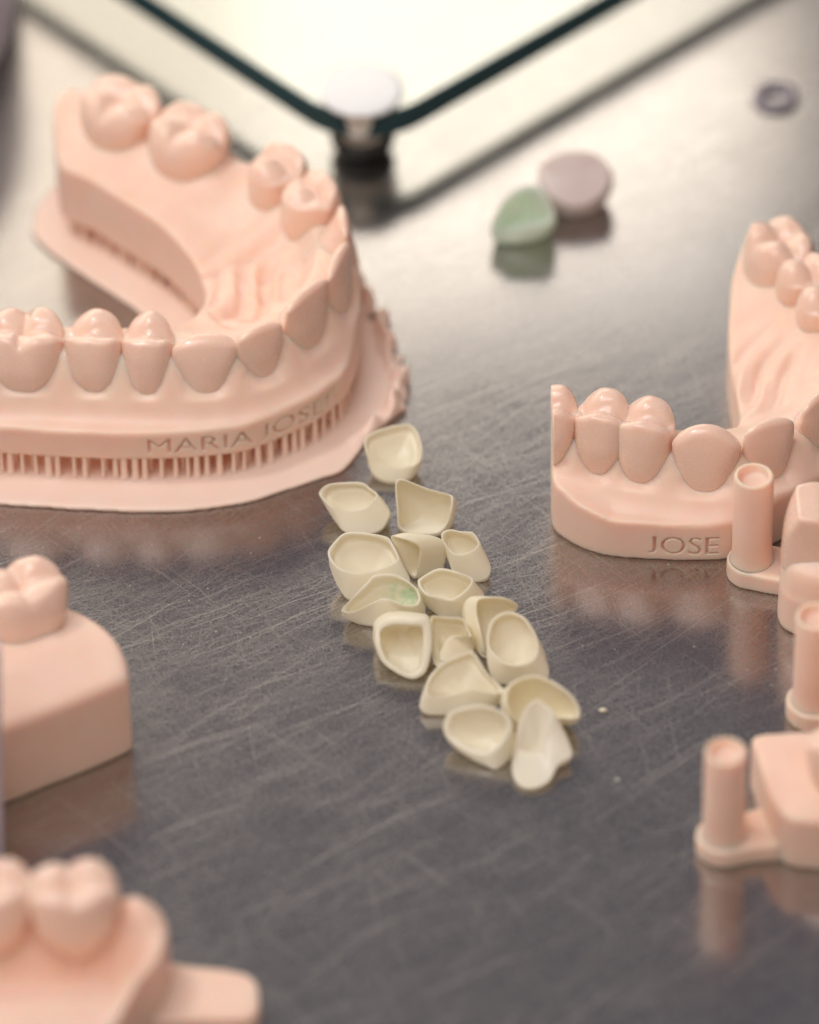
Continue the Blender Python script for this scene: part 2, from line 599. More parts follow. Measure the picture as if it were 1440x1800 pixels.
def place_tooth(kind, ctr, zn, outward, w, b, h, parent, mat=None, seed=0, hl=0.0, tip=0.0, spin=0.0, clip=None, peak=0.0):
    """ctr: world xy of the tooth axis, zn: height of the facial neck, outward: angle of its outward face (radians)."""
    V, Q = tooth_mesh(kind, w, b, h, seed, hl, peak=peak)
    if tip:
        ct, st = math.cos(tip), math.sin(tip)
        y, z = V[:, 1].copy(), V[:, 2].copy()
        V[:, 1] = y * ct + z * st; V[:, 2] = z * ct - y * st
    a = outward - math.pi / 2 + spin
    ca, sa = math.cos(a), math.sin(a)
    W = np.stack([ctr[0] + V[:, 0] * ca - V[:, 1] * sa, ctr[1] + V[:, 0] * sa + V[:, 1] * ca, V[:, 2] + zn], 1)
    o = add_mesh('tooth', W, Q, mat or MAT_TOOTH, parent)
    if clip is not None:
        import bmesh
        org = np.array(o.parent.location) / S
        bm = bmesh.new(); bm.from_mesh(o.data)
        r_ = bmesh.ops.bisect_plane(bm, geom=bm.verts[:] + bm.edges[:] + bm.faces[:], dist=1e-7, plane_co=Vector((np.array(clip[0]) - org) * S), plane_no=Vector(clip[1]), clear_outer=True)
        bmesh.ops.holes_fill(bm, edges=[e for e in bm.edges if e.is_boundary], sides=0)
        bm.to_mesh(o.data); bm.free()
    return o


class Ridge:
    """Centre line of a row of teeth; gives signed distance and arc length for points of the table plane."""

    def __init__(self, pts, outside):
        self.c = catmull(np.asarray(pts, float)[:, :2], 16, closed=False)
        seg = np.diff(self.c, axis=0)
        self.s = np.concatenate([[0], np.cumsum(np.hypot(seg[:, 0], seg[:, 1]))])
        t = np.gradient(self.c, axis=0)
        t /= np.linalg.norm(t, axis=1)[:, None]
        self.n = np.stack([t[:, 1], -t[:, 0]], 1) * outside

    def at(self, X, Y):
        shp = X.shape
        q = np.stack([X.ravel(), Y.ravel()], 1)
        idx = np.empty(len(q), int)
        for i in range(0, len(q), 20000):
            d = ((q[i:i + 20000, None, :] - self.c[None]) ** 2).sum(2)
            idx[i:i + 20000] = d.argmin(1)
        dv = q - self.c[idx]
        dist = np.linalg.norm(dv, axis=1)
        sg = np.sign((dv * self.n[idx]).sum(1))
        return (dist * sg).reshape(shp), self.s[idx].reshape(shp)

    def locate(self, p):
        i = ((self.c - np.asarray(p[:2])[None]) ** 2).sum(1).argmin()
        return self.s[i], math.atan2(self.n[i, 1], self.n[i, 0])


def gxy(pts, z):
    return np.array([G(x, y, z)[:2] for x, y in pts])


# ------------------------------------------------------------------ lettering cut into a wall
def cut_text(V, Q, text, outline, p_start, p_end, zlo, cap, depth=.6):
    """Cut letters along the outline wall from the point nearest p_start to p_end; returns new verts, faces."""
    o = np.asarray(outline, float)
    oc = np.concatenate([o, o[:1]])
    seg = np.diff(oc, axis=0)
    s = np.concatenate([[0], np.cumsum(np.hypot(seg[:, 0], seg[:, 1]))])
    ia = ((o - np.asarray(p_start)[None]) ** 2).sum(1).argmin()
    ib = ((o - np.asarray(p_end)[None]) ** 2).sum(1).argmin()
    s0, s1 = s[ia], s[ib]
    cu = bpy.data.curves.new('lettering', 'FONT')
    cu.body = text
    cu.extrude = .5
    cu.offset = 0.0
    cu.resolution_u = 3
    to = bpy.data.objects.new('lettering', cu)
    COL.objects.link(to)
    dg = bpy.context.evaluated_depsgraph_get()
    tm = bpy.data.meshes.new_from_object(to.evaluated_get(dg))
    tv = np.array([v.co[:] for v in tm.vertices])
    tfc = [list(p.vertices) for p in tm.polygons]
    bpy.data.objects.remove(to)
    lab = np.arange(len(tv))
    for _ in range(400):
        old = lab.copy()
        for q in tfc:
            lab[q] = lab[q].min()
        if (old == lab).all():
            break
    capy = np.median([tv[lab == l, 1].max() for l in np.unique(lab)])
    for l in np.unique(lab):
        mm = lab == l
        y0, y1 = tv[mm, 1].min(), tv[mm, 1].max()
        if y0 < -.08:
            tv[mm, 1] = (tv[mm, 1] - y0) / (y1 - y0) * capy
    ex = tv[:, 0].max() - tv[:, 0].min()
    ey = tv[:, 1].max()
    u = s0 + (tv[:, 0] - tv[:, 0].min()) / ex * (s1 - s0)
    zz = zlo + tv[:, 1] / ey * cap
    dd = tv[:, 2] / .5                                     # -1 .. 1
    off = np.where(dd > 0, .8, -depth)
    sx = np.interp(u, s, oc[:, 0]); sy = np.interp(u, s, oc[:, 1])
    tx = np.interp(u + .3, s, oc[:, 0]) - np.interp(u - .3, s, oc[:, 0])
    ty = np.interp(u + .3, s, oc[:, 1]) - np.interp(u - .3, s, oc[:, 1])
    L = np.hypot(tx, ty); tx /= L; ty /= L
    area2 = (o[:, 0] * np.roll(o[:, 1], -1) - np.roll(o[:, 0], -1) * o[:, 1]).sum()
    sg = 1 if area2 > 0 else -1
    nx, ny = ty * sg, -tx * sg
    W = np.stack([sx + nx * off, sy + ny * off, zz], 1)

    def mk(v, f):
        me = bpy.data.meshes.new('tmp')
        me.from_pydata(np.asarray(v).tolist(), [], [list(map(int, q)) for q in f])
        me.update()
        ob = bpy.data.objects.new('tmp', me)
        COL.objects.link(ob)
        return ob
    import bmesh
    a = mk(V, Q)
    b = mk(W, tfc)
    bm = bmesh.new(); bm.from_mesh(b.data)
    bmesh.ops.remove_doubles(bm, verts=bm.verts, dist=1e-5)
    bmesh.ops.recalc_face_normals(bm, faces=bm.faces)
    bm.to_mesh(b.data); bm.free()
    md = a.modifiers.new('cut', 'BOOLEAN')
    md.operation = 'DIFFERENCE'; md.object = b; md.solver = 'EXACT'
    dg = bpy.context.evaluated_depsgraph_get()
    rm = bpy.data.meshes.new_from_object(a.evaluated_get(dg))
    rv = np.array([v.co[:] for v in rm.vertices]); rf = [list(p.vertices) for p in rm.polygons]
    bpy.data.objects.remove(a); bpy.data.objects.remove(b)
    if len(rv) < .8 * len(V):
        return V, Q
    return rv, rf


# ------------------------------------------------------------------ the big arch on its raft
def arch_on_raft():
    z0 = 4.0
    out_w = [(-62, 6.6), (-51.4, 6.3), (-44, 5.6), (-36, 5.2), (-30, 5.3), (-24.6, 5.9), (-20, 7.0), (-15.4, 9.7), (-12, 12.1), (-9.8, 14.5), (-7.9, 17.2), (-6.4, 23.3), (-5.9, 30), (-6.6, 37),
             (-9.2, 43.5), (-14.5, 49.5), (-22, 55.5), (-30, 61.2), (-36, 64), (-41, 63.5), (-44.0, 59), (-44.0, 54), (-43.4, 50.6), (-39.9, 48.2), (-35.9, 44.4), (-32, 40.9), (-29, 37.1), (-26.5, 32.9), (-25.4, 28.5), (-26.1, 24.5), (-28.4, 20.8),
             (-32, 18.6), (-40, 17.6), (-62, 17.4)]
    outline = catmull(gxy(out_w, z0), 8)
    ctr = [(-60, 14.6), (-48.4, 14.6), (-39.6, 14.2), (-32.9, 13.8), (-26, 13.8), (-20.0, 15.8), (-14.9, 20.6), (-11.3, 26.6), (-10.6, 33), (-12.3, 38.9), (-16.6, 43.8), (-22.4, 47.6), (-27.6, 50.6), (-36.2, 55.8), (-43, 60)]
    ctr_w = gxy(ctr, 18)
    rd = Ridge(ctr_w, 1)
    # outward must point away from the arch's middle
    if np.dot(rd.n[len(rd.n) // 2], np.array([1.0, 0])) < 0:
        rd.n *= -1
    base = G(-30, 30, 0)
    root = thing('dental_arch_model', 'peach printed upper jaw model standing on many thin supports above a raft', 'dental model', (base[0], base[1], 0))
    teeth = [('molar', 1, 10.0, 10.0, 9.2, .3), ('premolar', 2, 7.5, 9.0, 9.2, .85), ('premolar', 3, 6.5, 8.8, 9.9, 1.0), ('canine', 4, 8.1, 8.4, 9.8, 0), ('incisor', 5, 7.0, 7.2, 9.2, 0), ('incisor', 6, 8.6, 7.4, 10.2, 0),
             ('incisor', 7, 8.4, 7.4, 10.0, 0), ('incisor', 8, 6.8, 7.0, 9.0, 0), ('premolar', 9, 7.2, 8.4, 9.0, -.6), ('premolar', 10, 7.0, 8.8, 8.2, .1), ('molar', 12, 10.4, 10.8, 8.2, .3), ('molar', 13, 10.8, 10.4, 7.6, .2)]
    marks = [(rd.locate(ctr_w[i])[0], w) for _, i, w, *_ in teeth]
    ZT = 20.6

    def H(X, Y, d2):
        d, s = rd.at(X, Y)
        best = np.full(X.shape, 9.0); sc_ = np.zeros(X.shape)
        for sm, w in marks:
            u = np.abs(s - sm) / w
            c = np.where(u < .5, .5 + .5 * np.cos(2 * np.pi * u), 0)
            sc_ = np.maximum(sc_, c)
        sc_ = np.clip(1.1 * sc_, 0, 1)
        sc_ = sc_ * np.where(d > 0, 1 - np.clip((d - 3.5) / 1.7, 0, 1), 1)
        de = np.where(d > 0, d + 1.4 * sc_, d - .5 * sc_)
        kn = [(-30, 11.6), (-14, 11.8), (-9, 12.6), (-6, 14.0), (-4.4, 14.9), (-2.6, 15.9), (0, 16.3), (2.4, 15.8), (3.9, 13.6), (4.9, 11.6), (6.3, 9.2), (7.4, 8.7), (9.5, 8.5), (20, 8.2)]
        h = sknots(de, kn, .55)
        # folds of the palate behind the front teeth
        win = np.exp(-((s - marks[6][0] + 1) / 13.0) ** 4) * np.clip((-d - 3.6) / 2.5, 0, 1) * np.clip((16 - (-d)) / 6, 0, 1)
        fw = np.exp(-((s - marks[6][0] - 1) / 15.0) ** 4)
        h = h - (2.3 + .8 * sc_) * fw * np.clip((-d - 1.2) / 1.9, 0, 1) * np.clip((14 + d) / 7, .25, 1)
        qq = .95 * X - .34 * Y + 1.1 * np.sin(.33 * Y + .2 * X)
        h = h + win * (.50 * np.sin(qq * 1.9) + .15 * np.sin(qq * 4.1 + .4 * Y))
        # the row of teeth is missing one in the far arm: a saddle
        sg = rd.locate(ctr_w[11])[0]
        h = h - 1.0 * np.exp(-((s - sg) / 2.2) ** 2) * np.exp(-(d / 4.5) ** 2)
        far = np.clip((s - marks[9][0]) / 8, 0, 1)
        h = h + far * np.clip((-d - 5) / 6, 0, 1) * .7
        return h + .13 * wob(X, Y, .55, 3) + .08 * wob(X, Y, 1.3, 4)

    V, Q = body_mesh(outline, z0, H, h=.3, k=.55)
    a = P(265, 799, z0)[:2]; e = P(592, 717, z0)[:2]
    V, Q = cut_text(V, Q, 'MARIA JOSEF', outline, a, e, z0 + 1.15, 2.35)
    add_mesh('jaw_base', V, Q, MAT_PEACH, root)
    for j, (kind, i, w, b, h, hl) in enumerate(teeth):
        s, ang = rd.locate(ctr_w[i])
        zt, cut = (18.6, 1.0) if j < 4 else ((19.2, .6) if j == 4 else (ZT, 0))
        place_tooth(kind, ctr_w[i], zt - h + cut, ang, w * (.95 if kind == 'incisor' else 1), b, h - cut, root, seed=j, hl=hl, tip=.10 if kind == 'incisor' else 0.0)
    # raft
    raft_w = [(-62, 2.2), (-51.4, 1.1), (-44.9, .4), (-38, -.1), (-31.4, -.4), (-23.4, .6), (-18.9, 2.0), (-14.3, 4.3), (-10.9, 6.0), (-8.6, 7.2), (-6.4, 10.4), (-5.2, 13.4), (-3.6, 15.2), (-.9, 18.4), (0, 22.5), (-.2, 26.3), (-1.5, 30), (-2.2, 34), (-4.1, 38.5),
              (-6, 44), (-10, 50), (-18, 58.5), (-29, 66), (-38, 67), (-43, 63), (-45.6, 59.2), (-46.9, 56), (-47.2, 52), (-45.5, 48.9), (-41.9, 44.9), (-37.9, 41), (-34, 36.9), (-31, 32.5), (-30.3, 28), (-31.6, 24.3), (-36, 21.8), (-46, 21), (-62, 21)]
    raft = catmull(gxy(raft_w, .5), 7)

    def HR(X, Y, d2):
        frill = np.clip((X - G(-10, 0, 0)[0]) / 4, 0, 1) * np.clip((Y - G(0, 12, 0)[1]) / 6, 0, 1)
        edge = np.exp(-((d2 + .9) / .9) ** 2)
        return .62 + .08 * edge + frill * edge * (1.4 + 2.8 * wob(X, Y, 1.9, 9)) + .04 * wob(X, Y, 1.0, 5)
    V, Q = body_mesh(raft, .0, HR, h=.3, k=.35, top=4.2, edge_noise=.16, seed=21, edge_fn=lambda X, Y: (.25 + .75 * wob(X, Y, 2.4, 77) + .5 * wob(X, Y, 4.5, 78)) * np.clip((X - G(-9, 0, 0)[0]) / 5, 0, 1) * np.clip((Y - G(0, 14, 0)[1]) / 8, 0, 1))
    add_mesh('raft', V, Q, MAT_RAFT, root)
    # supports
    oc = np.concatenate([outline, outline[:1]])
    sg = np.diff(oc, axis=0)
    sl = np.concatenate([[0], np.cumsum(np.hypot(sg[:, 0], sg[:, 1]))])
    pts = []
    area2 = (outline[:, 0] * np.roll(outline[:, 1], -1) - np.roll(outline[:, 0], -1) * outline[:, 1]).sum()
    inw = -1 if area2 > 0 else 1

    def along(p0, p1, step, inset):
        ia = ((outline - p0[None]) ** 2).sum(1).argmin(); ib = ((outline - p1[None]) ** 2).sum(1).argmin()
        u = sl[ia]
        while u < sl[ib]:
            x = np.interp(u, sl, oc[:, 0]); y = np.interp(u, sl, oc[:, 1])
            tx = np.interp(u + .3, sl, oc[:, 0]) - np.interp(u - .3, sl, oc[:, 0]); ty = np.interp(u + .3, sl, oc[:, 1]) - np.interp(u - .3, sl, oc[:, 1])
            L = math.hypot(tx, ty) or 1
            i2 = inset + random.uniform(-.08, .08)
            pts.append((x + ty / L * inw * i2, y - tx / L * inw * i2))
            u += step * random.uniform(.6, 1.35)
    A = G(-53, 6.3, z0)[:2]; B = G(-7.0, 20, z0)[:2]; C_ = G(-43.4, 50.6, z0)[:2]; D_ = G(-26, 31, z0)[:2]
    along(A, B, 1.75, .55)
    along(A, B, 2.1, 2.2)
    along(C_, D_, 2.0, 1.3)
    n = 8
    cv, cf = [], []
    prof = [(.62, .5), (.40, 1.0), (.36, 2.6), (.33, 4.25)]
    for r_, z_ in prof:
        for k in range(n):
            cv.append((r_ * math.cos(2 * math.pi * k / n), r_ * math.sin(2 * math.pi * k / n), z_))
    for i in range(len(prof) - 1):
        for k in range(n):
            cf.append((i * n + k, i * n + (k + 1) % n, (i + 1) * n + (k + 1) % n, (i + 1) * n + k))
    first = None
    for (x, y) in pts[:98]:
        if first is None:
            first = add_mesh('support_post', np.array(cv) + np.array([base[0], base[1], 0]), cf, MAT_RAFT, root)
            o = first
        else:
            o = first.copy()
            COL.objects.link(o)
            o.parent = root
        o.location = Vector((x - base[0], y - base[1], 0)) * S
        o.scale = (random.uniform(.55, 1.25),) * 2 + (1,)
    return root


arch_on_raft()


# ------------------------------------------------------------------ the second arch, flat on the table
def arch_on_table():
    out_w = [(18.0, -3.0), (19.2, -4.9), (21.9, -7.1), (25.5, -8.5), (31.4, -9.1), (36.2, -9.3), (39.6, -9.0), (43, -7.8), (46.5, -5.6), (50, -3.0), (54.5, 1.5), (57.6, 8), (58.8, 16), (58.6, 24), (57, 32), (54, 39), (48, 41.5), (43, 39.5), (40.6, 34), (40.0, 28),
             (39.9, 22), (40.5, 15), (41.2, 9), (41.0, 5.4), (39.2, 3.4), (35.2, 2.4), (30, 2.8), (24, 4.2), (18.4, 5.6), (17.8, 1)]
    outline = catmull(gxy(out_w, 0), 8)
    ctr = [(12, 3.4), (18.2, 2.6), (24.3, 1.6), (29.7, .2), (37.3, -1.2), (44.4, -.1), (50.2, 4.6), (53.4, 10), (54, 16.6), (52.2, 23), (49.6, 28.2), (46.6, 33.6), (44.5, 38)]
    ctr_w = gxy(ctr, 14)
    rd = Ridge(ctr_w, 1)
    if np.dot(rd.n[len(rd.n) // 2], np.array([1.0, 0])) < 0:
        rd.n *= -1
    base = G(38, 10, 0)
    root = thing('dental_arch_model', 'peach printed lower jaw model standing flat on the steel behind two hollow posts', 'dental model', (base[0], base[1], 0))
    teeth = [('premolar', 1, 6.0, 8.0, 8.0, .6), ('premolar', 2, 7.0, 8.2, 9.0, .9), ('premolar', 3, 7.3, 8.4, 9.6, .7), ('canine', 4, 8.3, 8.2, 10.2, 0), ('incisor', 5, 6.8, 7.0, 9.3, 0), ('incisor', 6, 6.6, 7.0, 9.2, 0), ('incisor', 7, 6.4, 6.8, 9, 0),
             ('canine', 8, 7, 7.6, 8.5, 0), ('premolar', 9, 6.4, 7.6, 6.6, .2), ('premolar', 10, 6.4, 7.6, 6.6, .2), ('molar', 11, 9.4, 9.4, 9.4, .4)]
    marks = [(rd.locate(ctr_w[i])[0], w) for _, i, w, *_ in teeth]

    def H(X, Y, d2):
        d, s = rd.at(X, Y)
        sc_ = np.zeros(X.shape)
        for sm, w in marks:
            u = np.abs(s - sm) / w
            sc_ = np.maximum(sc_, np.where(u < .5, .5 + .5 * np.cos(2 * np.pi * u), 0))
        sc_ = np.clip(1.1 * sc_, 0, 1)
        sc_ = sc_ * np.where(d > 0, 1 - np.clip((d - 3.5) / 1.7, 0, 1), 1)
        de = np.where(d > 0, d + 1.4 * sc_, d - .4 * sc_)
        kn = [(-30, 8.2), (-12, 8.6), (-9, 9.2), (-6, 10.2), (-4.2, 11.2), (-2.4, 12.2), (0, 12.6), (2.2, 12.0), (3.6, 10.2), (4.6, 8.6), (6.2, 6.9), (7.6, 6.0), (9.2, 6.3), (20, 6.2)]
        h = sknots(de, kn, .5)
        h = h + np.clip((G(25, 0, 0)[0] - X) / 7, 0, 1) * np.clip((d - 5) / 2, 0, 1) * 1.8
        win = np.exp(-((s - marks[6][0] - 2) / 14.0) ** 4) * np.clip((-d - 3.6) / 2.5, 0, 1)
        qq = .85 * X - .52 * Y + 1.0 * np.sin(.3 * Y + .2 * X)
        h = h + win * (.46 * np.sin(qq * 1.8) + .14 * np.sin(qq * 3.9 + .3 * Y))
        return h + .14 * wob(X, Y, .5, 13) + .07 * wob(X, Y, 1.3, 14)

    V, Q = body_mesh(outline, 0, H, h=.3, k=.5, top=16)
    a = P(1134, 983, 0)[:2]; e = P(1372, 975, 0)[:2]
    V, Q = cut_text(V, Q, 'JOSE MA', outline, a, e, 1.15, 2.9)
    add_mesh('jaw_base', V, Q, MAT_PEACH, root)
    ZT = 16.8
    for j, (kind, i, w, b, h, hl) in enumerate(teeth):
        s, ang = rd.locate(ctr_w[i])
        place_tooth(kind, ctr_w[i], ZT - h, ang, w, b, h, root, seed=30 + j, hl=hl, peak=1.1, clip=(tuple(G(18.05, 0, 5)), (-1, -.03, 0)) if j == 0 else None)
    return root


arch_on_table()


# ------------------------------------------------------------------ small printed dies: a hollow post on a tab, a gum block and a tooth
def lathe(prof, n, loc):
    v, f = [], []
    for r, z in prof:
        for k in range(n):
            v.append((loc[0] + r * math.cos(2 * math.pi * k / n), loc[1] + r * math.sin(2 * math.pi * k / n), loc[2] + z))
    m = len(prof)
    for i in range(m - 1):
        for k in range(n):
            f.append((i * n + k, i * n + (k + 1) % n, (i + 1) * n + (k + 1) % n, (i + 1) * n + k))
    f.append(tuple(range(n))[::-1])
    f.append(tuple((m - 1) * n + k for k in range(n)))
    return v, f


def hollow_post(parent, loc, r, z0, z1):
    ri = r * .76
    v, f = lathe([(r * 1.14, z0 - .2), (r * 1.08, z0 + .25), (r * 1.02, z0 + .8), (r, z0 + 2), (r * .985, z1 - .35), (r * .955, z1 - .1), (r * .90, z1), (ri + .12, z1), (ri, z1 - .15), (ri * .985, z1 - .9), (ri * .9, z1 - 1.15), (ri * .3, z1 - 1.25)], 48, loc)
    return add_mesh('hollow_post', v, f, MAT_PEACH, parent)


def tab(parent, pts, z1, seed=0):
    o = catmull(pts, 8)
    V, Q = body_mesh(o, 0, lambda X, Y, d: z1 + .03 * wob(X, Y, .8, seed), h=.2, k=.5, top=z1 + 1)
    return add_mesh('base_tab', V, Q, MAT_PEACH, parent)


def ring(c, r, a0, a1, n):
    return [(c[0] + r * math.cos(a), c[1] + r * math.sin(a)) for a in np.linspace(a0, a1, n)]


def die_by_arch():
    c = G(42.9, -11.6, 0)
    root = thing('die_model', 'peach printed tooth die whose hollow post stands against the lower jaw model', 'die model', (c[0], c[1], 0))
    pts = ring(c, 3.1, math.radians(80), math.radians(262), 9) + [tuple(G(45.5, -15.6, 0)[:2]), tuple(G(50, -16.4, 0)[:2]), tuple(G(52, -14, 0)[:2]), tuple(G(50, -10.5, 0)[:2]), tuple(G(46, -9.2, 0)[:2])]
    tab(root, pts, 2.7)
    hollow_post(root, (c[0], c[1], 0), 2.5, 2.7, 16.4)
    o = catmull([tuple(G(x, y, 0)[:2]) for x, y in [(46.3, -20.6), (46.6, -15), (48.5, -11.5), (54, -10.5), (60, -11), (62, -17), (60, -24), (53, -24.4), (48.4, -23.2)]], 8)
    g0 = np.array(G(47, 0, 0))

    def H(X, Y, d):
        return 8.6 + 1.3 * np.clip((-d) / 2.5, 0, 1.4) - 2.6 * np.exp(-((d + .2) / .7) ** 2) * np.clip((-17 - Y / 1.0) / 5, 0, 1) + .12 * wob(X, Y, .8, 40)
    V, Q = body_mesh(o, 0, H, h=.25, k=.8, top=13, draft=.03)
    add_mesh('gum_block', V, Q, MAT_PEACH, root)
    o = catmull([tuple(G(x, y, 0)[:2]) for x, y in [(46.5, -19.0), (46.7, -14.5), (49.5, -12.2), (57, -12), (60, -15), (58.5, -20.4), (53, -21.0), (48.4, -20.6)]], 8)
    x0 = G(46.5, -17, 0)[0]

    def HS(X, Y, d):
        return np.minimum(16.6, 13.2 + (X - x0) * 1.9) - .5 * np.clip((X - x0 - 4) / 3, 0, 1) + .10 * wob(X, Y, .9, 44)
    V, Q = body_mesh(o, 7.6, HS, h=.2, k=.7, top=18.5, draft=.06)
    add_mesh('tooth_stump', V, Q, MAT_TOOTH, root)


def die_at_edge():
    c = G(50.7, -38.0, 0)
    root = thing('die_model', 'peach printed die with a hollow post standing at the edge behind the squat block die', 'die model', (c[0], c[1], 0))
    pts = ring(c, 3.4, math.radians(95), math.radians(265), 9) + [tuple(G(55, -41.8, 0)[:2]), tuple(G(61, -42, 0)[:2]), tuple(G(62, -38, 0)[:2]), tuple(G(60, -34.4, 0)[:2]), tuple(G(55, -34.3, 0)[:2])]
    tab(root, pts, 2.7)
    hollow_post(root, (c[0], c[1], 0), 2.6, 2.7, 16.4)
    o = catmull([tuple(G(x, y, 0)[:2]) for x, y in [(57, -44), (57, -34), (60, -31), (68, -31), (70, -40), (67, -47), (60, -47)]], 8)
    V, Q = body_mesh(o, 0, lambda X, Y, d: 9 + .2 * wob(X, Y, .6, 2), h=.3, k=.8, top=12)
    add_mesh('gum_block', V, Q, MAT_PEACH, root)
    place_tooth('premolar', G(63, -38.5, 11), 8, math.radians(-100), 8, 8.4, 8, root, seed=58, hl=.5)


def die_in_front():
    c = G(39.4, -63.2, 0)
    root = thing('die_model', 'peach printed squat block die with a hollow post nearest the camera', 'die model', (c[0], c[1], 0))
    pts = ring(c, 3.35, math.radians(70), math.radians(275), 10) + [tuple(G(43, -66.0, 0)[:2]), tuple(G(48, -64.8, 0)[:2]), tuple(G(49.5, -60, 0)[:2]), tuple(G(46, -57.6, 0)[:2])]
    tab(root, pts, 2.6)
    hollow_post(root, (c[0], c[1], 0), 2.55, 2.6, 16.2)
    o = catmull([tuple(G(x, y, 0)[:2]) for x, y in [(43.0, -51.0), (43.3, -54), (44.3, -59), (45.0, -62), (46.3, -65.2), (48.6, -66.9), (54, -67.2), (62, -66.5), (64, -60), (63, -51.5), (56, -50), (47, -50.2)]], 8)

    def H(X, Y, d):
        return 8.1 + .5 * np.clip(-d / 3, 0, 1) + .12 * wob(X, Y, .5, 41)
    V, Q = body_mesh(o, 0, H, h=.25, k=.9, top=11)
    add_mesh('gum_block', V, Q, MAT_PEACH, root)
    place_tooth('premolar', G(54.8, -58.2, 11), 6.9, math.radians(-95), 9.4, 8.8, 8.0, root, seed=61, hl=.4)


die_by_arch()
die_at_edge()
die_in_front()


def end_block():
    b = G(-48, -44, 0)
    root = thing('dental_model_section', 'peach printed jaw section with a single molar and a smooth slanted wall', 'dental model', (b[0], b[1], 0))
    o = catmull([tuple(G(x, y, 0)[:2]) for x, y in [(-35.3, -45.2), (-40.4, -48.7), (-45.7, -51.8), (-50.3, -54.6), (-58, -59), (-66, -60), (-67, -44), (-64, -32), (-55, -28.5), (-47, -29.5), (-40.5, -32.6), (-36.8, -36.4), (-35.2, -40.5), (-34.8, -43.6)]], 8)
    nrm = np.array([.55, -.83])
    p0 = G(-35.3, -45.2, 0)[:2]

    def H(X, Y, d):
        return 12.4 + 1.6 * np.clip(-d / 7, 0, 1) + .15 * wob(X, Y, .35, 42)
    V, Q = body_mesh(o, 0, H, h=.3, k=1.4, top=17)
    add_mesh('jaw_base', V, Q, MAT_PEACH, root)
    place_tooth('molar', G(-48.8, -34.4, 17), 12.0, math.radians(-62), 11.5, 10.0, 7.6, root, seed=66, hl=.2)


def near_block():
    b = G(-44, -96, 0)
    root = thing('dental_model_section', 'blurred peach jaw section in front with two molars and a flat tab', 'dental model', (b[0], b[1], 0))
    o = catmull([tuple(G(x, y, 0)[:2]) for x, y in [(-30.4, -94), (-29.9, -90.5), (-31.2, -87.3), (-35, -85.0), (-42, -84), (-56, -84), (-64, -88), (-64, -112), (-50, -113), (-39, -110), (-33.2, -101)]], 8)

    def H(X, Y, d):
        ridge = np.exp(-((Y - G(-45, -88.5, 0)[1]) / 4.6) ** 2)
        return 9.6 + 2.6 * np.clip(-d / 2.5, 0, 1) * ridge + 2.4 * np.clip((X - G(-35.5, 0, 0)[0]) / 3, 0, 1) - 4.6 * np.exp(-((Y - G(-45, -96.0, 0)[1]) / 3.2) ** 2) * np.clip(-d / 3, 0, 1)
    V, Q = body_mesh(o, 0, H, h=.35, k=1.2, top=17)
    add_mesh('jaw_base', V, Q, MAT_PEACH, root)
    place_tooth('molar', G(-42.4, -89.3, 17), 9.8, math.radians(-82), 10.8, 9.6, 8.4, root, seed=71, hl=.5)
    place_tooth('molar', G(-53.0, -89.0, 17), 9.8, math.radians(-88), 10.6, 9.6, 8.4, root, seed=72, hl=.5)
    pts = [tuple(G(x, y, 0)[:2]) for x, y in [(-33, -88.5), (-27, -88.6), (-21, -89.8), (-19.2, -91.6), (-18.8, -94), (-19, -97), (-20.6, -98.6), (-26, -98.6), (-33, -98.2)]]
    tab(root, pts, 3.2, 3)


end_block()
near_block()


# ------------------------------------------------------------------ loose crowns
def polar(pts, n, z_on=True):
    q = catmull(np.asarray(pts, float), 10)
    c = q.mean(0)
    ang = np.arctan2(q[:, 1] - c[1], q[:, 0] - c[0])
    r = np.hypot(q[:, 1] - c[1], q[:, 0] - c[0])
    o = np.argsort(ang)
    ang, r, z = ang[o], r[o], q[o, 2]
    ang = np.concatenate([ang - 2 * np.pi, ang, ang + 2 * np.pi]); r = np.tile(r, 3); z = np.tile(z, 3)
    th = np.linspace(-np.pi, np.pi, n, endpoint=False)
    rr = np.interp(th, ang, r); zz = np.interp(th, ang, z)
    return np.array([P(c[0] + a * math.cos(t_), c[1] + a * math.sin(t_), b) for a, t_, b in zip(rr, th, zz)])


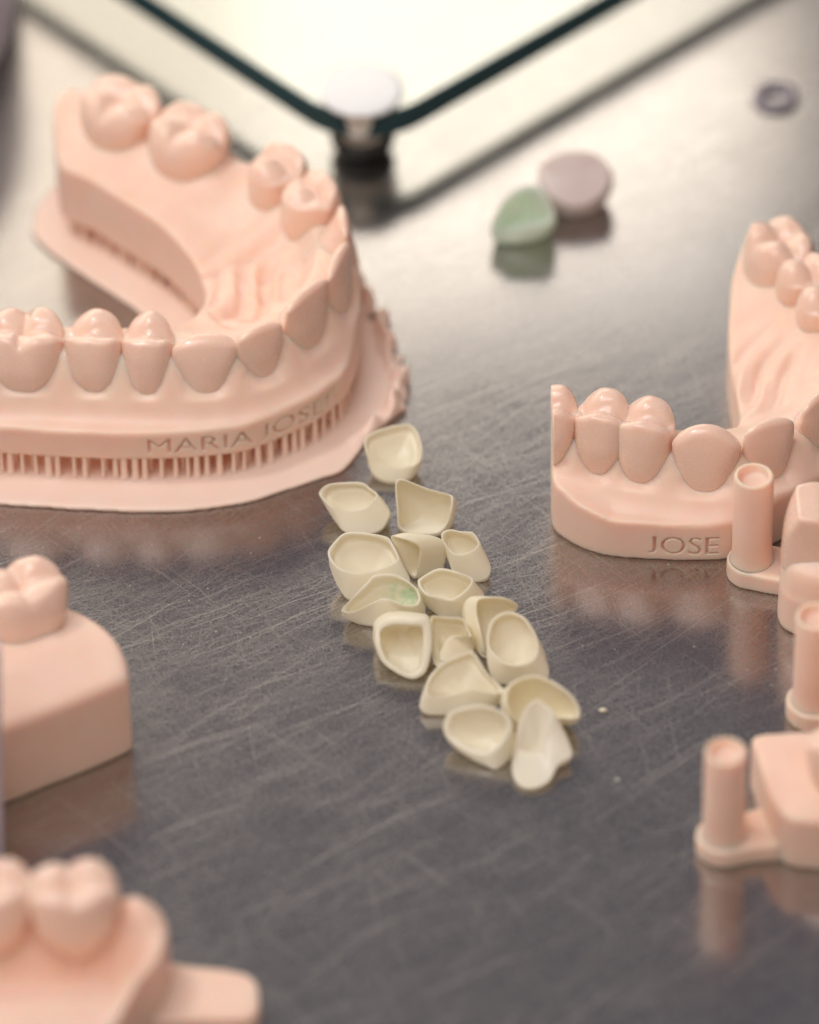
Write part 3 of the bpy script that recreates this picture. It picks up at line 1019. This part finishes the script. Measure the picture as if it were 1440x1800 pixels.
def crown(label, rim, foot, mid=None, wall=.32, depth=.64, shift=(0, 0), bulge=.06, box=3.0, mat=None, midz=.45, seed=0, cone=0.0, group='loose crowns in the pile', name='crown_shell', cat='crown'):
    """A hollow tooth crown: rim loop, outer wall bulging to the foot, and a hollow inside."""
    n = 72
    Rm = polar(rim, n)
    c0 = Rm.mean(0)
    B = P(*foot) if len(foot) == 3 else P(foot[0], foot[1], 0)
    rings = []
    # outer wall from foot to rim
    vs = np.linspace(1, 0, 26)
    if mid is not None:
        Md = polar(mid, n)
        cm = Md.mean(0)
    for v in vs:
        rho = max(0.0, 1 - v ** box) ** (1 / box)
        if mid is None:
            ax = c0 + (B - c0) * v
            ring_ = ax + (Rm - c0) * rho * (1 + bulge * math.sin(math.pi * min(1, v * 1.15)))
        else:
            # rim -> middle loop -> foot
            if v < midz:
                t = v / midz
                t2 = math.sin(t * math.pi / 2)
                ring_ = Rm * (1 - t2) + Md * t2
            else:
                t = (v - midz) / (1 - midz)
                rho2 = max(0.0, 1 - t ** 2.2) ** (1 / 2.2)
                ring_ = cm + (B - cm) * t + (Md - cm) * rho2
        rings.append(ring_)
    # round the lip and go down inside
    dirv = Rm - c0
    dl = np.linalg.norm(dirv, axis=1)[:, None]
    ct = np.array([RIGHT[0] * shift[0] / 14, -shift[1] / 9.37, 0])
    inner = c0 + dirv * np.maximum(1 - wall / dl, .3) + ct
    lift = np.array([0, 0, .05])
    rings.append(Rm * .75 + inner * .25 + lift)
    rings.append(Rm * .35 + inner * .65 + lift)
    outer = rings[25::-1]                                  # rim -> foot
    vlist = vs[::-1]
    if cone:
        ci = inner.mean(0)
        Bi = ci + (B - ci) * cone
        for v in np.linspace(0.0, 1, 18):
            rho = max(0.0, 1 - v ** 1.8) ** (1 / 1.8)
            rings.append(ci + (Bi - ci) * v + (inner - ci) * rho)
        vlist = []
    for i_, v in enumerate(vlist):
        if v <= .02 or v > depth:
            continue
        rg = outer[i_]
        rc = rg.mean(0)
        dv = rg - rc
        ln = np.linalg.norm(dv, axis=1)[:, None]
        k = v / depth
        th = wall * (1 + .5 * k)
        close = max(0.0, 1 - k ** 3.2) ** (1 / 2.2)
        rings.append(rc + ct * (1 - k) + dv * np.maximum(1 - th / np.maximum(ln, .1), .15) * close + np.array([0, 0, wall * .5 * k]))
    rings.append(np.repeat(rings[-1].mean(0)[None], n, 0))
    A = np.array(rings)
    m = len(A)
    A[:, :, 2] += .06 * wob(A[:, :, 0] * 1.0, A[:, :, 1], 1.3, seed)
    fl = np.full(m, .04); fl[28:] = .38
    fl = fl[:, None]
    A[:, :, 2] = np.where(A[:, :, 2] < fl, fl + .03 * (A[:, :, 2] - fl), A[:, :, 2])
    A[:, :, 2] -= A[:, :, 2].min() - .005
    V = A.reshape(-1, 3)
    F = []
    for i in range(m - 1):
        for k in range(n):
            F.append((i * n + k, i * n + (k + 1) % n, (i + 1) * n + (k + 1) % n, (i + 1) * n + k))
    F.append(tuple(range(n))[::-1])
    F.append(tuple((m - 1) * n + k for k in range(n)))
    o = add_mesh(name, V, F, mat or MAT_CROWN)
    import bmesh
    bm = bmesh.new(); bm.from_mesh(o.data)
    bmesh.ops.remove_doubles(bm, verts=bm.verts, dist=2e-6)
    if bm.calc_volume(signed=True) < 0:
        bmesh.ops.reverse_faces(bm, faces=bm.faces)
    bm.to_mesh(o.data); bm.free()
    o.data.polygons.foreach_set('use_smooth', [True] * len(o.data.polygons))
    sm = o.modifiers.new('soften', 'SMOOTH'); sm.factor = .5; sm.iterations = 1
    tag(o, label, cat, group)
    return o


crown('ivory crown shell touching the pale raft edge, the one highest up the pile', [(641, 772, 4.5), (660, 757, 5), (700, 746, 5), (728, 750, 4.5), (742, 785, 3.5), (738, 812, 2.5), (715, 823, 2), (690, 823, 2), (662, 812, 2.5), (645, 795, 3.5)],
      (693, 826), mid=[(641, 780, 3.6), (660, 766, 4), (700, 756, 4), (728, 758, 3.6), (742, 792, 2.6), (737, 820, 1.4), (717, 840, .8), (695, 846, .6), (671, 842, .8), (653, 828, 1.4), (645, 803, 2.6)], seed=1)
crown('ivory crown shell with a pointed lip sticking out toward the shadow of the raft', [(560, 866, 4), (576, 851, 5), (606, 847, 5), (637, 848, 5), (650, 858, 4.5), (664, 868, 4.2), (656, 883, 3.6), (640, 897, 3), (606, 902, 2.5), (585, 893, 3), (570, 880, 3.5)],
      (640, 908), mid=[(566, 872, 3.2), (590, 856, 4), (640, 854, 4), (668, 872, 3.2), (685, 897, 2.2), (682, 912, 1.6), (670, 930, .8), (648, 937, .6), (608, 935, .6), (592, 920, 1), (572, 890, 2.4)], seed=2)
crown('ivory crown shell standing on edge like an open square shovel', [(695, 851, 7), (703, 842, 7.5), (717, 845, 7.3), (750, 858, 6.5), (792, 870, 5.5), (797, 880, 5), (794, 902, 3.5), (787, 922, 2), (770, 938, 1), (735, 940, .8), (703, 930, 1.2), (698, 900, 3.5)],
      (752, 905), wall=.36, seed=3, box=3.5)
crown('ivory crown shell lying on its side with a dark triangular mouth', [(686, 942, 6), (700, 944, 6.3), (722, 950, 6), (738, 959, 5.2), (742, 971, 4.2), (738, 992, 2.4), (731, 1016, .4), (718, 1009, .7), (702, 978, 3), (691, 955, 5)],
      (771, 963, 3.3), wall=.5, seed=4, box=6, depth=.85, bulge=.05)
crown('ivory crown shell with a square slanted front, on the far side of the pile', [(775, 940, 5.5), (790, 930, 6), (812, 934, 6), (832, 936, 6), (843, 957, 5), (824, 974, 4), (803, 977, 3.6), (788, 966, 4)],
      (826, 1002), mid=[(779, 946, 4), (792, 938, 4.4), (834, 942, 4.4), (847, 960, 3.8), (862, 992, 2), (861, 1008, 1.2), (853, 1017, .7), (833, 1020, .5), (804, 1014, .6), (790, 990, 2)], seed=5)
crown('widest ivory crown shell, a shallow molar cup beside the brown reflection', [(576, 969, 5.5), (590, 950, 6.5), (608, 936, 7), (646, 937, 7), (680, 943, 6.8), (690, 955, 6.2), (702, 984, 5), (684, 996, 4.5), (657, 1006, 4), (630, 1010, 4), (600, 1003, 4.2), (583, 988, 4.8)],
      (655, 1026), mid=[(578, 978, 4.4), (600, 948, 5.6), (650, 944, 5.8), (690, 958, 5), (710, 995, 3.6), (721, 1022, 2.2), (700, 1046, 1), (660, 1054, .6), (614, 1052, .6), (601, 1041, 1), (587, 1016, 2.4)], seed=6, wall=.36)
m_stain, stain_node = stained_crown()
st = crown('ivory crown shell with a green dye stain in its hollow', [(598, 1074, 2.5), (618, 1052, 4), (645, 1024, 5.5), (658, 1011, 6.2), (692, 1009, 6.2), (722, 1024, 5.5), (737, 1040, 4.6), (737, 1062, 3.8), (712, 1066, 3.6), (688, 1057, 4), (668, 1055, 4), (645, 1066, 3.2), (620, 1077, 2.5)],
           (684, 1082), mid=[(600, 1077, 1.8), (625, 1056, 3), (660, 1026, 4.4), (700, 1020, 4.6), (735, 1034, 3.8), (744, 1054, 2.8), (748, 1072, 1.8), (742, 1088, 1), (705, 1098, .6), (663, 1099, .5), (629, 1094, .6), (609, 1084, 1)], mat=m_stain, seed=7, wall=.36)
stain_node.inputs[1].default_value = tuple(np.array(P(716, 1044, 2.4)) - np.array(st.location) / S)
crown('thick walled ivory crown shell like a deep round cup at the left of the pile', [(662, 1100, 4.5), (680, 1087, 5.5), (707, 1083, 6), (737, 1086, 6), (755, 1092, 5.5), (760, 1120, 4), (758, 1150, 2.5), (750, 1180, 1), (736, 1192, .5), (722, 1194, .4), (697, 1184, .8), (673, 1165, 1.6), (661, 1136, 3), (660, 1117, 3.8)],
      (706, 1118), wall=.95, shift=(-3, 4), depth=.75, seed=8)
crown('small frosty ivory crown shell in the middle of the pile', [(734, 1023, 4.5), (742, 1014, 5), (772, 999, 6), (807, 1006, 6), (832, 1019, 5.2), (818, 1041, 4.2), (795, 1056, 3.5), (775, 1052, 3.5), (748, 1045, 3.8)],
      (797, 1062), mid=[(734, 1028, 3.6), (745, 1018, 4), (775, 1006, 4.8), (810, 1012, 4.8), (842, 1032, 3.4), (852, 1052, 2), (840, 1075, .9), (807, 1087, .5), (781, 1084, .6), (760, 1073, 1), (744, 1055, 2.4)], seed=9, wall=.36)
crown('curved ivory crown shell cradling the long oval crown', [(838, 1056, 6.5), (855, 1049, 7), (885, 1050, 7), (908, 1060, 6), (910, 1072, 4.6), (880, 1095, 2.4), (862, 1140, 1.0), (856, 1156, .8), (846, 1120, 3.5), (837, 1085, 5)],
      (838, 1102), mid=[(817, 1068, 4.6), (826, 1050, 5.6), (855, 1048, 5.8), (895, 1056, 5), (908, 1070, 3.8), (878, 1110, 1.6), (862, 1150, .6), (852, 1156, .6), (833, 1131, 1.6), (821, 1098, 3.2)], seed=10, midz=.5, wall=.36)
crown('long ivory crown shell with a smooth oval hollow facing up', [(857, 1112, 5.5), (865, 1090, 6.5), (880, 1078, 7), (900, 1076, 7), (922, 1086, 6.8), (936, 1104, 6), (945, 1125, 5), (946, 1145, 4.2), (936, 1163, 3.6), (911, 1171, 3.4), (885, 1165, 3.4), (864, 1148, 3.8), (856, 1130, 4.6)],
      (914, 1172), mid=[(858, 1118, 4.2), (866, 1094, 5.2), (900, 1080, 5.8), (926, 1088, 5.4), (950, 1128, 3.8), (960, 1156, 2.6), (964, 1186, 1.2), (940, 1200, .5), (904, 1200, .4), (880, 1200, .5), (866, 1192, 1), (856, 1160, 2.8)], seed=11, wall=.36, depth=.72)
crown('small ivory crown shell with a bright lip wedged behind the flared crown', [(757, 1088, 5), (762, 1082, 5.6), (790, 1085, 5.6), (815, 1087, 5.5), (823, 1105, 4.5), (829, 1120, 4), (800, 1119, 3.2), (785, 1128, 2.6), (772, 1150, 1.5), (763, 1150, 1.6), (760, 1120, 3.2)],
      (795, 1135), seed=12, wall=.36, mid=[(757, 1096, 3.8), (764, 1088, 4.4), (815, 1092, 4.2), (828, 1112, 3), (834, 1132, 1.8), (825, 1158, .8), (795, 1172, .5), (768, 1172, .6), (760, 1150, 1.8)])
crown('ivory crown shell flaring out like an open petal', [(767, 1174, 5), (790, 1158, 6), (826, 1145, 6.5), (836, 1149, 6.3), (852, 1176, 5), (865, 1192, 4.2), (889, 1216, 3.4), (860, 1219, 3.2), (834, 1213, 3.5), (806, 1220, 3), (775, 1227, 2.5), (752, 1222, 2.8), (752, 1198, 4)],
      (808, 1236), mid=[(760, 1182, 4), (790, 1164, 5), (830, 1152, 5.4), (856, 1184, 4), (885, 1216, 2.4), (878, 1232, 1.4), (850, 1246, .8), (815, 1254, .5), (784, 1255, .4), (755, 1254, .5), (739, 1247, .8), (738, 1236, 1.4), (744, 1214, 2.8)], seed=13, wall=.36)
crown('ivory crown shell with a pointed chin at the near end of the pile', [(779, 1280, 3.2), (786, 1257, 4.5), (805, 1246, 5.3), (838, 1238, 6), (868, 1243, 6), (893, 1257, 5.5), (898, 1280, 4.4), (885, 1306, 3), (862, 1326, 2), (845, 1329, 1.6), (815, 1320, 1.6), (788, 1300, 2.2)],
      (862, 1310), mid=[(781, 1283, 2.6), (790, 1262, 3.6), (835, 1246, 4.6), (870, 1248, 4.6), (898, 1266, 4), (906, 1300, 2.4), (903, 1318, 1.4), (873, 1351, .3), (852, 1344, .6), (817, 1327, .9), (787, 1302, 1.7)], midz=.4, seed=14, wall=.7, shift=(2, -1), depth=.78)
crown('yellowish ivory crown shell with a broad white flap overhanging the steel', [(890, 1212, 5.5), (907, 1195, 6.5), (937, 1187, 7), (968, 1195, 6.5), (993, 1211, 5.8), (1009, 1225, 5), (1020, 1248, 3.6), (1016, 1263, 2.8), (985, 1264, 2.6), (960, 1264, 2.4), (930, 1276, 1.5), (905, 1266, 2.2), (889, 1240, 4)],
      (935, 1255), seed=15, wall=.5, depth=.78, box=2.6)
crown('upright ivory crown shell with a narrow oval mouth, the nearest one of the pile', [(944, 1229, 6.5), (958, 1237, 6), (974, 1256, 5.2), (969, 1280, 4), (958, 1303, 2.8), (951, 1322, 1.8), (925, 1326, 1.5), (908, 1318, 1.8), (908, 1300, 2.8), (913, 1268, 4.5), (926, 1243, 6)],
      (948, 1338), mid=[(928, 1246, 4.8), (946, 1236, 5), (966, 1246, 4.6), (986, 1272, 3.6), (1004, 1314, 2), (1004, 1330, 1.6), (982, 1343, 1.4), (966, 1371, .9), (940, 1384, .7), (918, 1382, .7), (904, 1367, .9), (900, 1346, 1.4), (905, 1306, 2.6), (912, 1270, 4)], midz=.5, seed=16, wall=.45, cone=.6)

crown('pale green translucent crown shell lying apart near the glass plate', [(862, 404, 3), (872, 372, 5), (890, 345, 7), (915, 327, 8), (945, 326, 8), (962, 345, 7), (976, 378, 4.6), (962, 396, 3.6), (930, 402, 3), (895, 404, 2.6)],
      (925, 402), mid=[(864, 408, 2.2), (880, 368, 4.2), (910, 336, 6.4), (945, 332, 6.6), (968, 362, 4.6), (977, 388, 3), (955, 412, 1.6), (920, 424, .9), (885, 426, .8), (866, 420, 1.2)], mat=MAT_GREEN, wall=.7, cone=.8, seed=20, group='stray crowns behind the pile')
crown('pale pinkish crown shell tipped on its back beside the green one', [(946, 300, 6), (960, 280, 7.2), (990, 266, 8), (1030, 266, 8), (1060, 280, 7), (1074, 305, 5.6), (1064, 335, 4), (1035, 357, 3), (1005, 362, 3), (970, 345, 4)],
      (1020, 350), mid=[(946, 305, 5), (975, 275, 6.4), (1030, 269, 6.8), (1072, 295, 5.4), (1077, 322, 3.6), (1060, 352, 1.8), (1030, 371, 1.2), (992, 372, 1.4), (960, 346, 3)], mat=MAT_PINKWHITE, wall=.5, depth=-.12, seed=21, group='stray crowns behind the pile')


# ------------------------------------------------------------------ glass plate on its post
def glass_plate():
    zb, zt = 5.3, 9.5
    # corner: directions of both edges measured at mid height
    zm = zt
    a0, a1 = P(270, 0, zm)[:2], P(560, 189, zm)[:2]
    b0, b1 = P(1050, 0, zm)[:2], P(720, 189, zm)[:2]
    da = (a0 - a1) / np.linalg.norm(a0 - a1); db = (b0 - b1) / np.linalg.norm(b0 - b1)
    A = np.array([[da[0], -db[0]], [da[1], -db[1]]])
    ts = np.linalg.solve(A, b1 - a1)
    tip = a1 + da * ts[0]
    L = 240
    rad = 11.0
    bis = (da + db); bis /= np.linalg.norm(bis)
    ha = math.acos(np.dot(da, bis))
    cdist = rad / math.sin(ha)
    cc = tip + bis * cdist
    pa, pb = tip + da * rad / math.tan(ha), tip + db * rad / math.tan(ha)
    arc = []
    va, vb = pa - cc, pb - cc
    aa, ab = math.atan2(va[1], va[0]), math.atan2(vb[1], vb[0])
    while ab - aa > math.pi: ab -= 2 * math.pi
    while ab - aa < -math.pi: ab += 2 * math.pi
    for t_ in np.linspace(0, 1, 14):
        an = aa + (ab - aa) * t_
        arc.append(cc + rad * np.array([math.cos(an), math.sin(an)]))
    poly = [tip + da * L] + arc + [tip + db * L, tip + da * L + db * L]
    n = len(poly)
    root = thing('glass_plate', 'thick clear glass plate with dark green edges on a metal post', 'glass plate', (cc[0], cc[1], zb))
    e = .35                                                   # ground chamfer
    c = np.mean(poly, 0)

    def inset(p, k):
        out = []
        for i in range(n):
            p0, p1, p2 = p[i - 1], p[i], p[(i + 1) % n]
            d1 = (p1 - p0) / np.linalg.norm(p1 - p0); d2 = (p2 - p1) / np.linalg.norm(p2 - p1)
            nn = np.array([-d1[1] - d2[1], d1[0] + d2[0]]); nn /= np.linalg.norm(nn)
            if np.dot(nn, c - p1) < 0: nn = -nn
            out.append(p1 + nn * k)
        return out
    pin = inset(poly, e)
    v = [(p[0], p[1], zt) for p in pin] + [(p[0], p[1], zb) for p in pin]
    f = [tuple(range(n)), tuple(range(n, 2 * n))[::-1]]
    add_mesh('glass_sheet', v, f, MAT_GLASS, root, smooth=False)
    v = [(p[0], p[1], zt) for p in pin] + [(p[0], p[1], zt - e) for p in poly] + [(p[0], p[1], zb + e) for p in poly] + [(p[0], p[1], zb) for p in pin]
    f = []
    for k in range(3):
        for i in range(n):
            f.append((k * n + i, k * n + (i + 1) % n, (k + 1) * n + (i + 1) % n, (k + 1) * n + i))
    add_mesh('polished_edge', v, f, MAT_GLASS_EDGE, root, smooth=False)
    return tip, bis


tip, bis = glass_plate()
pc = P(638, 262, 0)
post = thing('glass_support_post', 'short round metal post with a white cap holding the glass corner', 'support post', (pc[0], pc[1], 0))
v, f = lathe([(2.2, 0.0), (2.3, 1.5), (4.1, 1.6), (4.3, 1.9), (4.3, 2.9), (4.0, 3.2)], 40, (pc[0], pc[1], 0)); add_mesh('rubber_foot', v, f, MAT_RUBBER, post)
v, f = lathe([(3.4, 3.15), (3.55, 3.4), (3.55, 5.4), (4.4, 5.5), (4.6, 5.8), (4.75, 9.75)], 48, (pc[0], pc[1], 0)); add_mesh('metal_barrel', v, f, MAT_CHROME, post)
v, f = lathe([(5.2, 9.62), (5.6, 9.75), (5.6, 10.1), (5.3, 10.35), (4.6, 10.45)], 48, (pc[0], pc[1], 0)); add_mesh('cap_disc', v, f, MAT_WHITE, post)

# ------------------------------------------------------------------ odds and ends
cx, cy = G(-98.5, 92, 0)[:2]
DK = 1.075
v, f = lathe([(46.5, 0), (47, .3), (47, 3.2), (49.6, 3.6), (50.2, 4.4), (50.2, 22), (49.6, 22.6), (48.6, 22.6), (48, 22), (47.6, 6), (46, 5)], 120, (cx, cy, 0))
v = [(cx + (a - cx) * DK, cy + (b_ - cy) * DK, c) for a, b_, c in v]
tag(add_mesh('round_dish', v, f, MAT_LILAC, origin=(cx, cy, 0)), 'large round lilac grey plastic dish cut off by the picture edge', 'dish')
jx, jy = P(-67, 1500, 0)[:2]
v, f = lathe([(4.9, 0), (5.1, .3), (5.3, 8), (5.9, 24), (6.3, 33), (6.0, 34.5), (4.0, 35.2)], 48, (jx, jy, 0))
tag(add_mesh('plastic_vial', v, f, MAT_LILAC, origin=(jx, jy, 0)), 'slim lilac grey plastic vial peeking in between the two jaw sections', 'vial')
wx, wy = P(1362, 174, 0)[:2]
v, f = lathe([(1.5, .02), (2.9, .02), (3.05, .15), (3.05, .6), (2.9, .75), (1.6, .75), (1.5, .6)], 48, (wx, wy, 0))
f = f[:-2] + [(6 * 48 + k, 6 * 48 + (k + 1) % 48, (k + 1) % 48, k) for k in range(48)]
tag(add_mesh('washer', v, f, MAT_DARKGREY, origin=(wx, wy, 0)), 'small dull grey metal washer lying alone on the steel', 'washer')


def crumb(px, py, r, mat, label):
    c = P(px, py, 0)
    v, f = lathe([(.1 * r, 0), (.8 * r, .1 * r), (r, .4 * r), (.7 * r, .75 * r), (.2 * r, .9 * r)], 10, (c[0], c[1], 0))
    v = np.array(v)
    v[:, 0] = c[0] + (v[:, 0] - c[0]) * 1.6
    v[:, :2] += np.random.uniform(-.12 * r, .12 * r, (len(v), 2))
    tag(add_mesh('crumb', v, f, mat, origin=(c[0], c[1], 0)), label, 'crumb')


crumb(1060, 1249, .33, MAT_CROWN, 'tiny white resin crumb beside the white crown flap')
crumb(1085, 1371, .22, MAT_GREEN, 'tiny pale green resin crumb on the dark steel in front')
